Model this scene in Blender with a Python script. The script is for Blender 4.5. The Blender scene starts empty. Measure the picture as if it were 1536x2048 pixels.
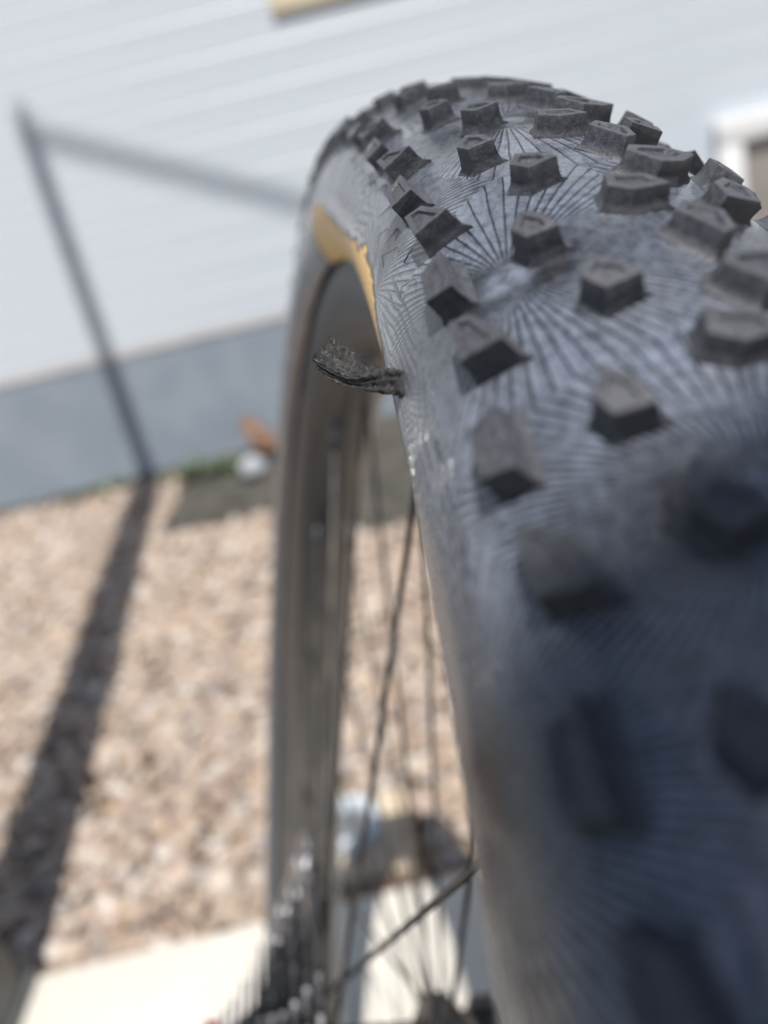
import bpy, bmesh, math, random
import numpy as np
from mathutils import Matrix, Vector

R = math.radians
S = bpy.context.scene
C = S.collection
rnd = random.Random(7)
rng = np.random.default_rng(7)

# ------------------------------------------------------------------ camera, sky, sun, exposure
SLAB_Z = 0.03
CAM_Z = 0.7088
cam_d = bpy.data.cameras.new('camera')
cam = bpy.data.objects.new('camera', cam_d)
C.objects.link(cam)
cam_r = Vector((-0.08294247, -0.97154912, -0.2218397))
cam_u = Vector((0.34024367, -0.23683815, 0.91002304))
cam_f = Vector((0.936672189, 0.0, -0.350207381))
m = Matrix((cam_r, cam_u, -cam_f)).transposed().to_4x4()
m.translation = (0, 0, CAM_Z)
cam.matrix_world = m
cam_d.sensor_fit = 'VERTICAL'
cam_d.sensor_height = 36.0
cam_d.sensor_width = 27.0
cam_d.lens = 36.0 * 1591.54 / 2048.0
cam_d.clip_start = 0.004
cam_d.clip_end = 400.0
cam_d.dof.use_dof = True
cam_d.dof.focus_distance = 0.113
cam_d.dof.aperture_fstop = 9.5
S.camera = cam

SUN_EL = 65.0
sun_dir = Vector((-math.cos(R(SUN_EL)) * math.cos(R(6.56)), -math.cos(R(SUN_EL)) * math.sin(R(6.56)), math.sin(R(SUN_EL))))
world = bpy.data.worlds.new('World')
S.world = world
world.use_nodes = True
wn = world.node_tree
sky = wn.nodes.new('ShaderNodeTexSky')
sky.sky_type = 'NISHITA'
sky.sun_disc = False
sky.sun_elevation = R(SUN_EL)
sky.sun_rotation = math.atan2(sun_dir.x, sun_dir.y)
bg = wn.nodes['Background']
bg.inputs['Strength'].default_value = 0.062
wn.links.new(sky.outputs[0], bg.inputs['Color'])
sun_d = bpy.data.lights.new('sun', 'SUN')
sun_d.energy = 4.7
sun_d.angle = R(0.46)
sun_d.color = (1.0, 0.955, 0.89)
sun = bpy.data.objects.new('sun', sun_d)
C.objects.link(sun)
sun.rotation_euler = sun_dir.to_track_quat('Z', 'Y').to_euler()
sun.location = (-3, -1, 8)

S.view_settings.view_transform = 'Standard'
S.view_settings.look = 'None'
S.view_settings.gamma = 1.0
S.view_settings.use_curve_mapping = False
S.view_settings.exposure = 0.42
S.cycles.max_bounces = 6
S.cycles.use_denoising = True


# ------------------------------------------------------------------ helpers
def link(name, mesh, mat=None, parent=None):
    o = bpy.data.objects.new(name, mesh)
    C.objects.link(o)
    if mat is not None and not mesh.materials:
        mesh.materials.append(mat)
    if parent is not None:
        o.parent = parent
    return o


def empty(name, loc=(0, 0, 0), parent=None):
    o = bpy.data.objects.new(name, None)
    C.objects.link(o)
    o.location = loc
    o.empty_display_size = 0.02
    if parent is not None:
        o.parent = parent
    return o


def tag(o, label=None, cat=None, group=None, kind=None):
    if label:
        o['label'] = label
    if cat:
        o['category'] = cat
    if group:
        o['group'] = group
    if kind:
        o['kind'] = kind
    return o


def pymesh(name, verts, faces, smooth=None):
    me = bpy.data.meshes.new(name)
    me.from_pydata([tuple(v) for v in verts], [], faces)
    me.update()
    if smooth is not None:
        me.polygons.foreach_set('use_smooth', [True] * len(me.polygons))
        if smooth < 179:
            me.set_sharp_from_angle(angle=R(smooth))
    return me


def bmmesh(name, bm, smooth=None):
    bmesh.ops.recalc_face_normals(bm, faces=bm.faces)
    me = bpy.data.meshes.new(name)
    bm.to_mesh(me)
    bm.free()
    if smooth is not None:
        me.polygons.foreach_set('use_smooth', [True] * len(me.polygons))
        if smooth < 179:
            me.set_sharp_from_angle(angle=R(smooth))
    return me


def box_bm(bm, x0, x1, y0, y1, z0, z1, bev=0.0):
    r = bmesh.ops.create_cube(bm, size=1.0)
    for v in r['verts']:
        v.co = Vector((x0 if v.co.x < 0 else x1, y0 if v.co.y < 0 else y1, z0 if v.co.z < 0 else z1))
    if bev > 0:
        es = list({e for v in r['verts'] for e in v.link_edges})
        bmesh.ops.bevel(bm, geom=es, offset=bev, segments=2, affect='EDGES', profile=0.5)


def box(name, x0, x1, y0, y1, z0, z1, mat, parent=None, bev=0.0):
    bm = bmesh.new()
    box_bm(bm, x0, x1, y0, y1, z0, z1, bev)
    return link(name, bmmesh(name, bm, 35), mat, parent)


def tube_mesh(name, pts, rads, seg=8, cap=True):
    pts = [Vector(p) for p in pts]
    V, F = [], []
    n = len(pts)
    prev = None
    for i, p in enumerate(pts):
        t = (pts[min(i + 1, n - 1)] - pts[max(i - 1, 0)]).normalized()
        if prev is None:
            a = t.orthogonal().normalized()
        else:
            a = (prev - t * prev.dot(t)).normalized()
        prev = a
        b = t.cross(a)
        rr = rads[i] if hasattr(rads, '__len__') else rads
        for k in range(seg):
            q = 2 * math.pi * k / seg
            V.append(p + (a * math.cos(q) + b * math.sin(q)) * rr)
    for i in range(n - 1):
        for k in range(seg):
            F.append((i * seg + k, i * seg + (k + 1) % seg, (i + 1) * seg + (k + 1) % seg, (i + 1) * seg + k))
    if cap:
        F.append(tuple(reversed(range(seg))))
        F.append(tuple((n - 1) * seg + k for k in range(seg)))
    return pymesh(name, V, F, 50)


def revolve_y(name, prof, seg=64, closed=True, smooth=40):
    """prof: list of (y, radius); revolved about the y axis."""
    V, F = [], []
    n = len(prof)
    for i in range(seg):
        a = 2 * math.pi * i / seg
        for y, r in prof:
            V.append((r * math.cos(a), y, r * math.sin(a)))
    for i in range(seg):
        j = (i + 1) % seg
        for k in range(n if closed else n - 1):
            l = (k + 1) % n
            F.append((i * n + k, i * n + l, j * n + l, j * n + k))
    me = pymesh(name, V, F, smooth)
    return me


class NT:
    """tiny expression helper for shader nodes"""

    def __init__(self, name):
        self.m = bpy.data.materials.new(name)
        self.m.use_nodes = True
        self.t = self.m.node_tree
        self.b = self.t.nodes['Principled BSDF']

    def put(self, sock, v):
        if isinstance(v, bpy.types.NodeSocket):
            self.t.links.new(v, sock)
        elif v is not None:
            sock.default_value = v

    def math(self, op, a, b=None, c=None, clamp=False):
        n = self.t.nodes.new('ShaderNodeMath')
        n.operation = op
        n.use_clamp = clamp
        for s, v in zip(n.inputs, (a, b, c)):
            self.put(s, v)
        return n.outputs[0]

    def ss(self, x, a, b, lo=0.0, hi=1.0):
        n = self.t.nodes.new('ShaderNodeMapRange')
        n.interpolation_type = 'SMOOTHSTEP'
        self.put(n.inputs['Value'], x)
        self.put(n.inputs['From Min'], a)
        self.put(n.inputs['From Max'], b)
        self.put(n.inputs['To Min'], lo)
        self.put(n.inputs['To Max'], hi)
        return n.outputs['Result']

    def coord(self, kind='Object'):
        n = self.t.nodes.new('ShaderNodeTexCoord')
        return n.outputs[kind]

    def uv(self):
        n = self.t.nodes.new('ShaderNodeUVMap')
        n.uv_map = 'UVMap'
        s = self.t.nodes.new('ShaderNodeSeparateXYZ')
        self.t.links.new(n.outputs[0], s.inputs[0])
        return n.outputs[0], s.outputs[0], s.outputs[1]

    def mapping(self, v, scale=(1, 1, 1), loc=(0, 0, 0)):
        n = self.t.nodes.new('ShaderNodeMapping')
        self.put(n.inputs['Vector'], v)
        n.inputs['Scale'].default_value = scale
        n.inputs['Location'].default_value = loc
        return n.outputs[0]

    def noise(self, v, scale, detail=4.0, rough=0.55, dist=0.0):
        n = self.t.nodes.new('ShaderNodeTexNoise')
        self.put(n.inputs['Vector'], v)
        n.inputs['Scale'].default_value = scale
        n.inputs['Detail'].default_value = detail
        n.inputs['Roughness'].default_value = rough
        n.inputs['Distortion'].default_value = dist
        return n.outputs[0]

    def mix(self, f, a, b):
        n = self.t.nodes.new('ShaderNodeMix')
        n.data_type = 'RGBA'
        self.put(n.inputs[0], f)
        self.put(n.inputs[6], a if isinstance(a, bpy.types.NodeSocket) else (*a, 1))
        self.put(n.inputs[7], b if isinstance(b, bpy.types.NodeSocket) else (*b, 1))
        return n.outputs[2]

    def bump(self, h, dist, strength=1.0):
        n = self.t.nodes.new('ShaderNodeBump')
        self.put(n.inputs['Height'], h)
        n.inputs['Distance'].default_value = dist
        n.inputs['Strength'].default_value = strength
        self.t.links.new(n.outputs[0], self.b.inputs['Normal'])

    def out(self, col=None, rough=None, metal=None, spec=None):
        if col is not None:
            self.put(self.b.inputs['Base Color'], col if isinstance(col, bpy.types.NodeSocket) else (*col, 1))
        self.put(self.b.inputs['Roughness'], rough)
        self.put(self.b.inputs['Metallic'], metal)
        self.put(self.b.inputs['Specular IOR Level'], spec)
        return self.m


def mat_noisy(name, c1, c2, scale, rough=0.6, bump=0.0, metal=0.0, spec=0.5, lo=0.35, hi=0.7, detail=5.0, bscale=None):
    n = NT(name)
    co = n.coord()
    f = n.noise(co, scale, detail)
    col = n.mix(n.ss(f, lo, hi), c1, c2)
    if bump:
        n.bump(n.noise(co, bscale or scale * 2.5, detail), bump)
    return n.out(col, rough, metal, spec)


# ------------------------------------------------------------------ materials
def make_carcass():
    n = NT('dusty_tyre_rubber')
    vec, uu, vv = n.uv()                       # millimetres along / across the tread
    M = n.math

    def row(u0, v0, P):
        du = M('SUBTRACT', M('WRAP', uu, u0 + P / 2, u0 - P / 2), u0)
        dv = M('SUBTRACT', vv, v0)
        d2 = M('ADD', M('MULTIPLY', du, du), M('MULTIPLY', dv, dv))
        return du, dv, d2
    P = 2302.787 / 25
    rows = [row(731.0, -10.2, P), row(783.0, -22.7, P), row(747.6, -44.1, P), row(779.0, 15.0, P / 2), row(760.0, 42.0, P / 2)]
    du, dv, d2 = rows[0]
    for a, b, c in rows[1:]:
        w = M('LESS_THAN', c, d2)
        k = M('SUBTRACT', 1.0, w)
        du = M('ADD', M('MULTIPLY', a, w), M('MULTIPLY', du, k))
        dv = M('ADD', M('MULTIPLY', b, w), M('MULTIPLY', dv, k))
        d2 = M('MINIMUM', c, d2)
    r = M('SQRT', M('MAXIMUM', d2, 0.0001))
    phi = M('ARCTAN2', du, dv)
    warpn = n.noise(n.mapping(vec, (0.11, 0.11, 0.11)), 1.0, 2.0)
    phi2 = M('ADD', phi, M('MULTIPLY', M('SINE', M('MULTIPLY', phi, 2.0)), 0.21))
    phi2 = M('ADD', phi2, M('MULTIPLY', M('SUBTRACT', warpn, 0.5), 0.02))
    N = 100.0
    ph = M('MULTIPLY', phi2, N / (2 * math.pi))
    pp = M('PINGPONG', M('ADD', ph, 1000.0), 0.5)
    dens = M('ADD', 1.0, M('MULTIPLY', M('COSINE', M('MULTIPLY', phi, 2.0)), 0.42))
    dist = M('DIVIDE', M('MULTIPLY', M('MULTIPLY', pp, r), 2 * math.pi / N), dens)
    wob = n.noise(n.mapping(vec, (0.6, 0.6, 0.6)), 1.0, 3.0)
    wid = n.ss(wob, 0.3, 0.7, 0.13, 0.21)
    groove = M('SUBTRACT', 1.0, n.ss(dist, M('MULTIPLY', wid, 0.3), wid))
    groove = M('MULTIPLY', groove, n.ss(r, 1.0, 5.0))
    groove = M('MULTIPLY', groove, n.ss(M('ABSOLUTE', vv), 50.0, 54.0, 1.0, 0.0))
    rn = n.noise(n.mapping(vec, (0.045, 0.05, 0.05), (7, 3, 0)), 1.0, 2.0)
    rv = M('ADD', vv, M('ADD', M('MULTIPLY', M('SINE', M('MULTIPLY', uu, 0.135)), 1.6), M('MULTIPLY', rn, 9.0)))
    rd = M('PINGPONG', M('ADD', rv, 500.0), 0.75)
    ribs = M('SUBTRACT', 1.0, n.ss(rd, 0.06, 0.30))
    ribs = M('MULTIPLY', ribs, n.ss(vv, -37.5, -35.0, 1.0, 0.0))
    ribs = M('MULTIPLY', ribs, n.ss(vv, -56.0, -53.0, 0.0, 1.0))
    ribs = M('MULTIPLY', ribs, n.ss(r, 9.0, 16.0))
    groove = M('MAXIMUM', groove, ribs)
    soft = M('SUBTRACT', 1.0, n.ss(dist, 0.0, 0.8))
    # dust
    big = n.noise(n.mapping(vec, (0.08, 0.13, 0.1)), 1.0, 5.0)
    mid = n.noise(n.mapping(vec, (0.55, 0.55, 0.5)), 1.0, 6.0, 0.65)
    fine = n.noise(n.mapping(vec, (3.1, 3.1, 3.0)), 1.0, 4.0, 0.7)
    streak = n.noise(n.mapping(vec, (0.25, 2.4, 1.0)), 1.0, 4.0)
    dust = M('MULTIPLY', n.ss(mid, 0.30, 0.64), n.ss(fine, 0.22, 0.66))
    side = n.ss(M('ABSOLUTE', vv), 30.0, 48.0)
    dust = M('ADD', dust, M('MULTIPLY', M('MULTIPLY', side, n.ss(streak, 0.35, 0.7)), 0.45))
    dust = M('MULTIPLY', dust, n.ss(big, 0.25, 0.65, 0.45, 1.0))
    dust = M('MULTIPLY', dust, M('SUBTRACT', 1.0, M('MULTIPLY', groove, 0.9)), clamp=True)
    dcol = n.mix(side, (0.205, 0.235, 0.300), (0.125, 0.125, 0.125))
    base = n.mix(groove, (0.066, 0.074, 0.095), (0.010, 0.010, 0.012))  # near-black groove colour paints in the shade inside the grooves
    col = n.mix(dust, base, dcol)
    speck = n.ss(n.noise(n.mapping(vec, (1.7, 1.7, 1.7), (3, 5, 1)), 1.0, 2.0), 0.70, 0.76)
    col = n.mix(M('MULTIPLY', speck, 0.6), col, (0.30, 0.285, 0.26))
    h = M('SUBTRACT', M('MULTIPLY', fine, 0.04), groove)
    h = M('SUBTRACT', h, M('MULTIPLY', soft, 0.25))
    h = M('ADD', h, M('MULTIPLY', mid, 0.14))
    n.bump(h, 0.00060)
    rough = n.ss(mid, 0.3, 0.7, 0.20, 0.36)
    n.b.inputs['Sheen Weight'].default_value = 0.10       # fine dust on the rubber brightens at grazing view
    n.b.inputs['Sheen Roughness'].default_value = 0.42
    n.b.inputs['Sheen Tint'].default_value = (0.84, 0.91, 1.0, 1)
    n.b.inputs['Coat Weight'].default_value = 0.5
    n.b.inputs['Coat Roughness'].default_value = 0.20
    return n.out(col, rough, 0.0, 0.95)


def make_knob_mat():
    n = NT('worn_knob_rubber')
    co = n.coord()
    info = n.t.nodes.new('ShaderNodeObjectInfo')
    vec = n.t.nodes.new('ShaderNodeVectorMath')
    vec.operation = 'ADD'
    n.put(vec.inputs[0], co)
    n.put(vec.inputs[1], info.outputs['Location'])
    v = vec.outputs[0]
    f1 = n.noise(v, 900.0, 5.0, 0.65)
    f2 = n.noise(v, 4200.0, 4.0, 0.7)
    d = n.math('MULTIPLY', n.ss(f1, 0.35, 0.72), n.ss(f2, 0.3, 0.75))
    col = n.mix(d, (0.040, 0.042, 0.050), (0.130, 0.139, 0.160))
    sp = n.ss(n.noise(v, 2600.0, 1.0), 0.75, 0.80)
    col = n.mix(n.math('MULTIPLY', sp, 0.7), col, (0.30, 0.23, 0.14))
    n.bump(n.math('ADD', n.math('MULTIPLY', f1, 0.7), n.math('MULTIPLY', f2, 0.45)), 0.00016)
    return n.out(col, n.ss(f1, 0.3, 0.7, 0.38, 0.55), 0.0, 0.65)


def make_logo_mat():
    n = NT('orange_sidewall_print')
    vec, uu, vv = n.uv()
    f = n.noise(n.mapping(vec, (0.25, 1.6, 1.0)), 1.0, 5.0, 0.6)
    g = n.noise(n.mapping(vec, (2.4, 2.4, 2.4)), 1.0, 3.0)
    col = n.mix(n.ss(g, 0.3, 0.75), (0.97, 0.56, 0.13), (0.98, 0.66, 0.24))
    at_ = n.t.nodes.new('ShaderNodeAttribute')
    at_.attribute_name = 'edge'
    wn_ = n.noise(n.mapping(vec, (0.10, 0.75, 1.0), (2, 9, 0)), 1.0, 5.0, 0.65)
    wv = n.math('SUBTRACT', n.math('MULTIPLY', wn_, 1.55), at_.outputs['Fac'])
    worn = n.math('MAXIMUM', n.math('MULTIPLY', n.ss(f, 0.58, 0.66), 0.8), n.math('MULTIPLY', n.ss(wv, 0.28, 0.46), 0.95))
    col = n.mix(worn, col, (0.10, 0.095, 0.09))
    n.bump(g, 0.00008)
    return n.out(col, 0.45, 0.0, 0.6)


M_CARC = make_carcass()
M_KNOB = make_knob_mat()
M_LOGO = make_logo_mat()


def make_rim_mat():
    n = NT('dusty_rim')
    co = n.coord()
    s = n.t.nodes.new('ShaderNodeSeparateXYZ')
    n.put(s.inputs[0], co)
    y = n.math('MULTIPLY', s.outputs[1], 1.0)
    c = n.t.nodes.new('ShaderNodeCombineXYZ')
    n.put(c.inputs[0], n.math('MULTIPLY', s.outputs[0], 6.0))
    n.put(c.inputs[1], n.math('MULTIPLY', y, 190.0))
    n.put(c.inputs[2], n.math('MULTIPLY', s.outputs[2], 6.0))
    f = n.noise(c.outputs[0], 1.0, 4.0)
    g = n.noise(co, 60.0, 4.0)
    col = n.mix(n.ss(f, 0.35, 0.68), (0.050, 0.049, 0.049), (0.115, 0.102, 0.088))
    col = n.mix(n.math('MULTIPLY', n.ss(g, 0.5, 0.75), 0.3), col, (0.15, 0.13, 0.11))
    return n.out(col, 0.5, 0.0, 0.5)


M_RIM = make_rim_mat()
M_SPOKE = mat_noisy('dusty_black_spoke', (0.03, 0.03, 0.032), (0.11, 0.095, 0.08), 60.0, 0.42, metal=0.4)
M_HUB = mat_noisy('black_hub', (0.015, 0.016, 0.018), (0.04, 0.04, 0.043), 90.0, 0.4, metal=0.3)
M_COG = mat_noisy('dark_cog_steel', (0.13, 0.135, 0.15), (0.31, 0.32, 0.345), 120.0, 0.26, metal=0.9)
M_RED = mat_noisy('red_anodised', (0.34, 0.02, 0.025), (0.48, 0.04, 0.04), 60.0, 0.35, metal=0.5)


def make_plug_mat():
    n = NT('sticky_plug_rubber')
    co = n.coord()
    f = n.noise(co, 1100.0, 6.0, 0.7)
    g = n.noise(co, 4500.0, 4.0, 0.7)
    col = n.mix(n.ss(f, 0.45, 0.78), (0.026, 0.026, 0.027), (0.135, 0.126, 0.115))
    sp = n.ss(n.noise(co, 2300.0, 1.5), 0.72, 0.77)
    col = n.mix(sp, col, (0.45, 0.34, 0.20))
    n.bump(n.math('ADD', f, n.math('MULTIPLY', g, 0.7)), 0.00035)
    return n.out(col, 0.62, 0.0, 0.4)


M_PLUG = make_plug_mat()


def make_siding_mat():
    n = NT('pale_grey_siding')
    co = n.coord()
    f = n.noise(n.mapping(co, (1.0, 0.5, 3.0)), 2.2, 4.0)
    g = n.noise(co, 160.0, 4.0)
    col = n.mix(n.ss(f, 0.3, 0.7), (0.55, 0.605, 0.665), (0.59, 0.64, 0.695))
    n.bump(g, 0.0003)
    return n.out(col, 0.42, 0.0, 0.5)


M_SIDE = make_siding_mat()
M_FOUND = mat_noisy('grey_foundation', (0.225, 0.265, 0.315), (0.265, 0.305, 0.355), 6.0, 0.85, 0.001, bscale=60.0)
M_CREAM = mat_noisy('cream_trim', (0.64, 0.55, 0.40), (0.70, 0.61, 0.46), 8.0, 0.5)
M_WHITE = mat_noisy('white_trim', (0.72, 0.73, 0.74), (0.79, 0.80, 0.80), 8.0, 0.45)
M_TAUPE = mat_noisy('taupe_panel', (0.26, 0.235, 0.22), (0.31, 0.28, 0.265), 6.0, 0.6)
M_STRIP = mat_noisy('pinkish_grey_strip', (0.50, 0.49, 0.49), (0.54, 0.53, 0.53), 6.0, 0.6)
M_POST = mat_noisy('dark_grey_post', (0.075, 0.08, 0.082), (0.11, 0.115, 0.115), 14.0, 0.5, 0.0003)
M_SOIL = mat_noisy('damp_dark_soil', (0.040, 0.037, 0.031), (0.085, 0.079, 0.067), 14.0, 0.95, 0.012, bscale=40.0)
M_LEAF = mat_noisy('brown_leaf', (0.13, 0.065, 0.035), (0.20, 0.11, 0.06), 50.0, 0.6)
M_WEED = mat_noisy('weed_green', (0.045, 0.070, 0.030), (0.085, 0.115, 0.050), 30.0, 0.6)
M_STONE = mat_noisy('white_stone', (0.30, 0.32, 0.35), (0.40, 0.42, 0.45), 25.0, 0.7, 0.002)
M_SHADOW_STRIP = mat_noisy('painted_shadow_brown', (0.085, 0.055, 0.038), (0.16, 0.105, 0.072), 30.0, 0.8, 0.001)
M_PVC = mat_noisy('pale_pvc', (0.46, 0.51, 0.56), (0.54, 0.58, 0.62), 20.0, 0.4)
M_DARK = mat_noisy('pipe_cap_grey', (0.09, 0.10, 0.11), (0.15, 0.16, 0.17), 40.0, 0.7)
M_BLOCK = mat_noisy('tan_concrete_block', (0.46, 0.37, 0.27), (0.58, 0.49, 0.37), 22.0, 0.9, 0.002, bscale=120.0)


def make_concrete():
    n = NT('pale_concrete')
    co = n.coord()
    a = n.noise(co, 2.1, 5.0)
    b = n.noise(co, 38.0, 6.0, 0.65)
    c = n.noise(co, 300.0, 3.0, 0.7)
    col = n.mix(n.ss(a, 0.3, 0.7), (0.56, 0.535, 0.48), (0.63, 0.60, 0.54))
    col = n.mix(n.math('MULTIPLY', n.ss(b, 0.5, 0.8), 0.35), col, (0.42, 0.39, 0.34))
    n.bump(n.math('ADD', b, n.math('MULTIPLY', c, 0.5)), 0.0012)
    return n.out(col, 0.88, 0.0, 0.3)


M_CONC = make_concrete()


def make_gravel_mat():
    n = NT('mixed_pea_gravel')
    a = n.t.nodes.new('ShaderNodeAttribute')
    a.attribute_name = 'col'
    co = n.coord()
    f = n.noise(co, 420.0, 4.0, 0.65)
    col = n.mix(n.math('MULTIPLY', n.ss(f, 0.45, 0.75), 0.35), a.outputs['Color'], (0.20, 0.155, 0.115))
    n.bump(f, 0.0006)
    return n.out(col, 0.75, 0.0, 0.35)


M_GRAV = make_gravel_mat()
M_SAND = mat_noisy('brown_sand', (0.21, 0.155, 0.105), (0.32, 0.245, 0.175), 30.0, 0.95, 0.004, bscale=160.0)
M_GLASS = mat_noisy('dark_window_glass', (0.03, 0.035, 0.04), (0.04, 0.045, 0.05), 3.0, 0.08, spec=0.7)

# ------------------------------------------------------------------ setting: ground, slab
tag(link('ground', pymesh('ground', [(-60, -60, -0.012), (60, -60, -0.012), (60, 60, -0.012), (-60, 60, -0.012)], [(0, 1, 2, 3)]), M_SAND), kind='structure')

SLAB_X = 0.672
bm = bmesh.new()
box_bm(bm, 0.36, SLAB_X, -4.0, 4.0, -0.08, SLAB_Z, 0.006)
slab = tag(link('path', bmmesh('path', bm, 35), M_CONC), kind='structure')
bm = bmesh.new()
box_bm(bm, -6.0, 0.357, -6.0, 6.0, -0.08, SLAB_Z - 0.001, 0.003)
M_TAR = mat_noisy('added_dark_asphalt', (0.040, 0.040, 0.042), (0.075, 0.073, 0.070), 60.0, 0.9, 0.002, bscale=350.0)
tag(link('added_dark_ground', bmmesh('added_dark_ground', bm, 35), M_TAR), kind='structure')  # unseen dark ground added to cut bounce light on the tyre

# gravel: countless pebbles, one object
WALL_X = 2.80
PAL = np.array([(0.46, 0.36, 0.27), (0.56, 0.46, 0.35), (0.62, 0.56, 0.47), (0.38, 0.27, 0.20), (0.50, 0.39, 0.33), (0.70, 0.66, 0.60),
                (0.44, 0.40, 0.37), (0.55, 0.41, 0.28), (0.33, 0.28, 0.25), (0.64, 0.52, 0.40), (0.78, 0.75, 0.71)])
PW = np.array([.15, .15, .11, .09, .12, .07, .09, .10, .05, .09, .03]); PW /= PW.sum()


def ico(sub):
    b = bmesh.new()
    bmesh.ops.create_icosphere(b, subdivisions=sub, radius=1.0)
    b.verts.ensure_lookup_table()
    v = np.array([x.co[:] for x in b.verts])
    f = np.array([[x.index for x in q.verts] for q in b.faces])
    b.free()
    return v, f


def in_bed(x, y):
    # dark soil bed along the wall, right of the post's shadow
    return (y < 0.635) & (x > np.where(y > 0.31, 2.09, 2.09 - (0.31 - y) * 1.2).clip(1.77, 2.4))


def pebbles(npts, xr, yr, size, sub, seed, zmul=1.0):
    g = np.random.default_rng(seed)
    bv, bf = ico(sub)
    x = g.uniform(*xr, npts)
    y = g.uniform(*yr, npts)
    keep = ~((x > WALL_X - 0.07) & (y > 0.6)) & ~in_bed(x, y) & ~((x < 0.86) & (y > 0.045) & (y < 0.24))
    x, y = x[keep], y[keep]
    n = len(x)
    s = g.lognormal(math.log(size), 0.33, n).clip(size * 0.45, size * 2.2)
    sc = np.stack([s * g.uniform(0.8, 1.3, n), s * g.uniform(0.8, 1.3, n), s * g.uniform(0.5, 0.9, n)], -1)
    th = g.uniform(0, 2 * np.pi, n)
    tl = g.normal(0, 0.35, n)
    base = bv[None] * (1 + 0.13 * g.normal(size=(n, len(bv), 1)).clip(-2, 2)) * sc[:, None, :]
    ct, st = np.cos(tl)[:, None], np.sin(tl)[:, None]
    bx, bz = base[..., 0] * ct - base[..., 2] * st, base[..., 0] * st + base[..., 2] * ct
    c, q = np.cos(th)[:, None], np.sin(th)[:, None]
    X = bx * c - base[..., 1] * q + x[:, None]
    Y = bx * q + base[..., 1] * c + y[:, None]
    Z = bz + (g.uniform(-0.006, 0.010, n) * zmul)[:, None]
    V = np.stack([X, Y, Z], -1).reshape(-1, 3)
    F = (bf[None] + (np.arange(n) * len(bv))[:, None, None]).reshape(-1, 3)
    col = PAL[g.choice(len(PAL), n, p=PW)] @ (np.eye(3) * 0.72 + 0.28 / 3) * np.array([0.77, 0.72, 0.695]) * g.uniform(0.82, 1.12, (n, 1))
    col = np.repeat(np.concatenate([col, np.ones((n, 1))], 1), len(bv), 0)
    return V, F, col


packs = [pebbles(10500, (0.675, 1.55), (-0.75, 1.15), 0.0088, 2, 1),
         pebbles(19000, (1.5, 2.80), (-1.0, 1.6), 0.0105, 1, 2),
         pebbles(6000, (0.7, 2.80), (-3.2, -0.75), 0.011, 1, 3),
         pebbles(4500, (0.7, 2.80), (1.15, 3.4), 0.011, 1, 4)]
Vs, Fs, Cs, off = [], [], [], 0
for V, F, c in packs:
    Vs.append(V)
    Fs.append(F + off)
    Cs.append(c)
    off += len(V)
V, F, c = np.concatenate(Vs), np.concatenate(Fs), np.concatenate(Cs)
gm = bpy.data.meshes.new('gravel')
gm.vertices.add(len(V))
gm.vertices.foreach_set('co', V.astype(np.float32).ravel())
gm.loops.add(F.size)
gm.loops.foreach_set('vertex_index', F.astype(np.int32).ravel())
gm.polygons.add(len(F))
gm.polygons.foreach_set('loop_start', np.arange(0, F.size, 3, dtype=np.int32))
gm.polygons.foreach_set('use_smooth', np.ones(len(F), dtype=bool))
at = gm.attributes.new('col', 'FLOAT_COLOR', 'POINT')
at.data.foreach_set('color', c.astype(np.float32).ravel())
gm.update()
gm.validate()
tag(link('gravel', gm, M_GRAV), kind='stuff')

# dark soil bed
NX, NY = 40, 90
V, F = [], []
for i in range(NX):
    for j in range(NY):
        y = 0.640 - j / (NY - 1) * 3.0
        x0 = 2.09 if y > 0.31 else max(1.77, 2.09 - (0.31 - y) * 1.2)
        x0 += 0.025 * math.sin(y * 17) + 0.015 * math.sin(y * 41 + 1)
        x = x0 + (WALL_X - x0) * i / (NX - 1)
        ed = min(i / 3.0, j / 3.0, 1.0)
        V.append((x, y, -0.010 + ed * (0.022 + 0.012 * rnd.random())))
for i in range(NX - 1):
    for j in range(NY - 1):
        a = i * NY + j
        F.append((a, a + 1, a + NY + 1, a + NY))
NJ = 60
o_ = len(V)
for i in range(6):
    for j in range(NJ):
        y = 0.6402 + j / (NJ - 1) * 2.6
        x0 = WALL_X - 0.075 + 0.012 * math.sin(y * 23) + 0.008 * math.sin(y * 57)
        V.append((x0 + (WALL_X - x0) * i / 5, y, -0.004 + min(i / 2, 1) * (0.018 + 0.010 * rnd.random())))
for i in range(5):
    for j in range(NJ - 1):
        a = o_ + i * NJ + j
        F.append((a, a + NJ, a + NJ + 1, a + 1))
tag(link('soil', pymesh('soil', V, F, 180), M_SOIL), kind='structure')

# ------------------------------------------------------------------ house
house = tag(empty('house', (WALL_X, 0, 0)), 'house wall of pale grey horizontal siding above a plain grey foundation', 'house')
Y0, Y1 = -8.0, 7.0


def hpart(name, x0, x1, y0, y1, z0, z1, mat, bev=0.0, parent=house):
    o = box(name, x0, x1, y0, y1, z0, z1, mat, parent, bev)
    return o


hpart('foundation', -0.003, 0.5, Y0, Y1, -0.1, 0.432, M_FOUND)
hpart('wall_core', 0.03, 0.5, Y0, Y1, 0.4325, 3.3, M_FOUND)
PITCH = 0.1125
z0 = 0.438


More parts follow.
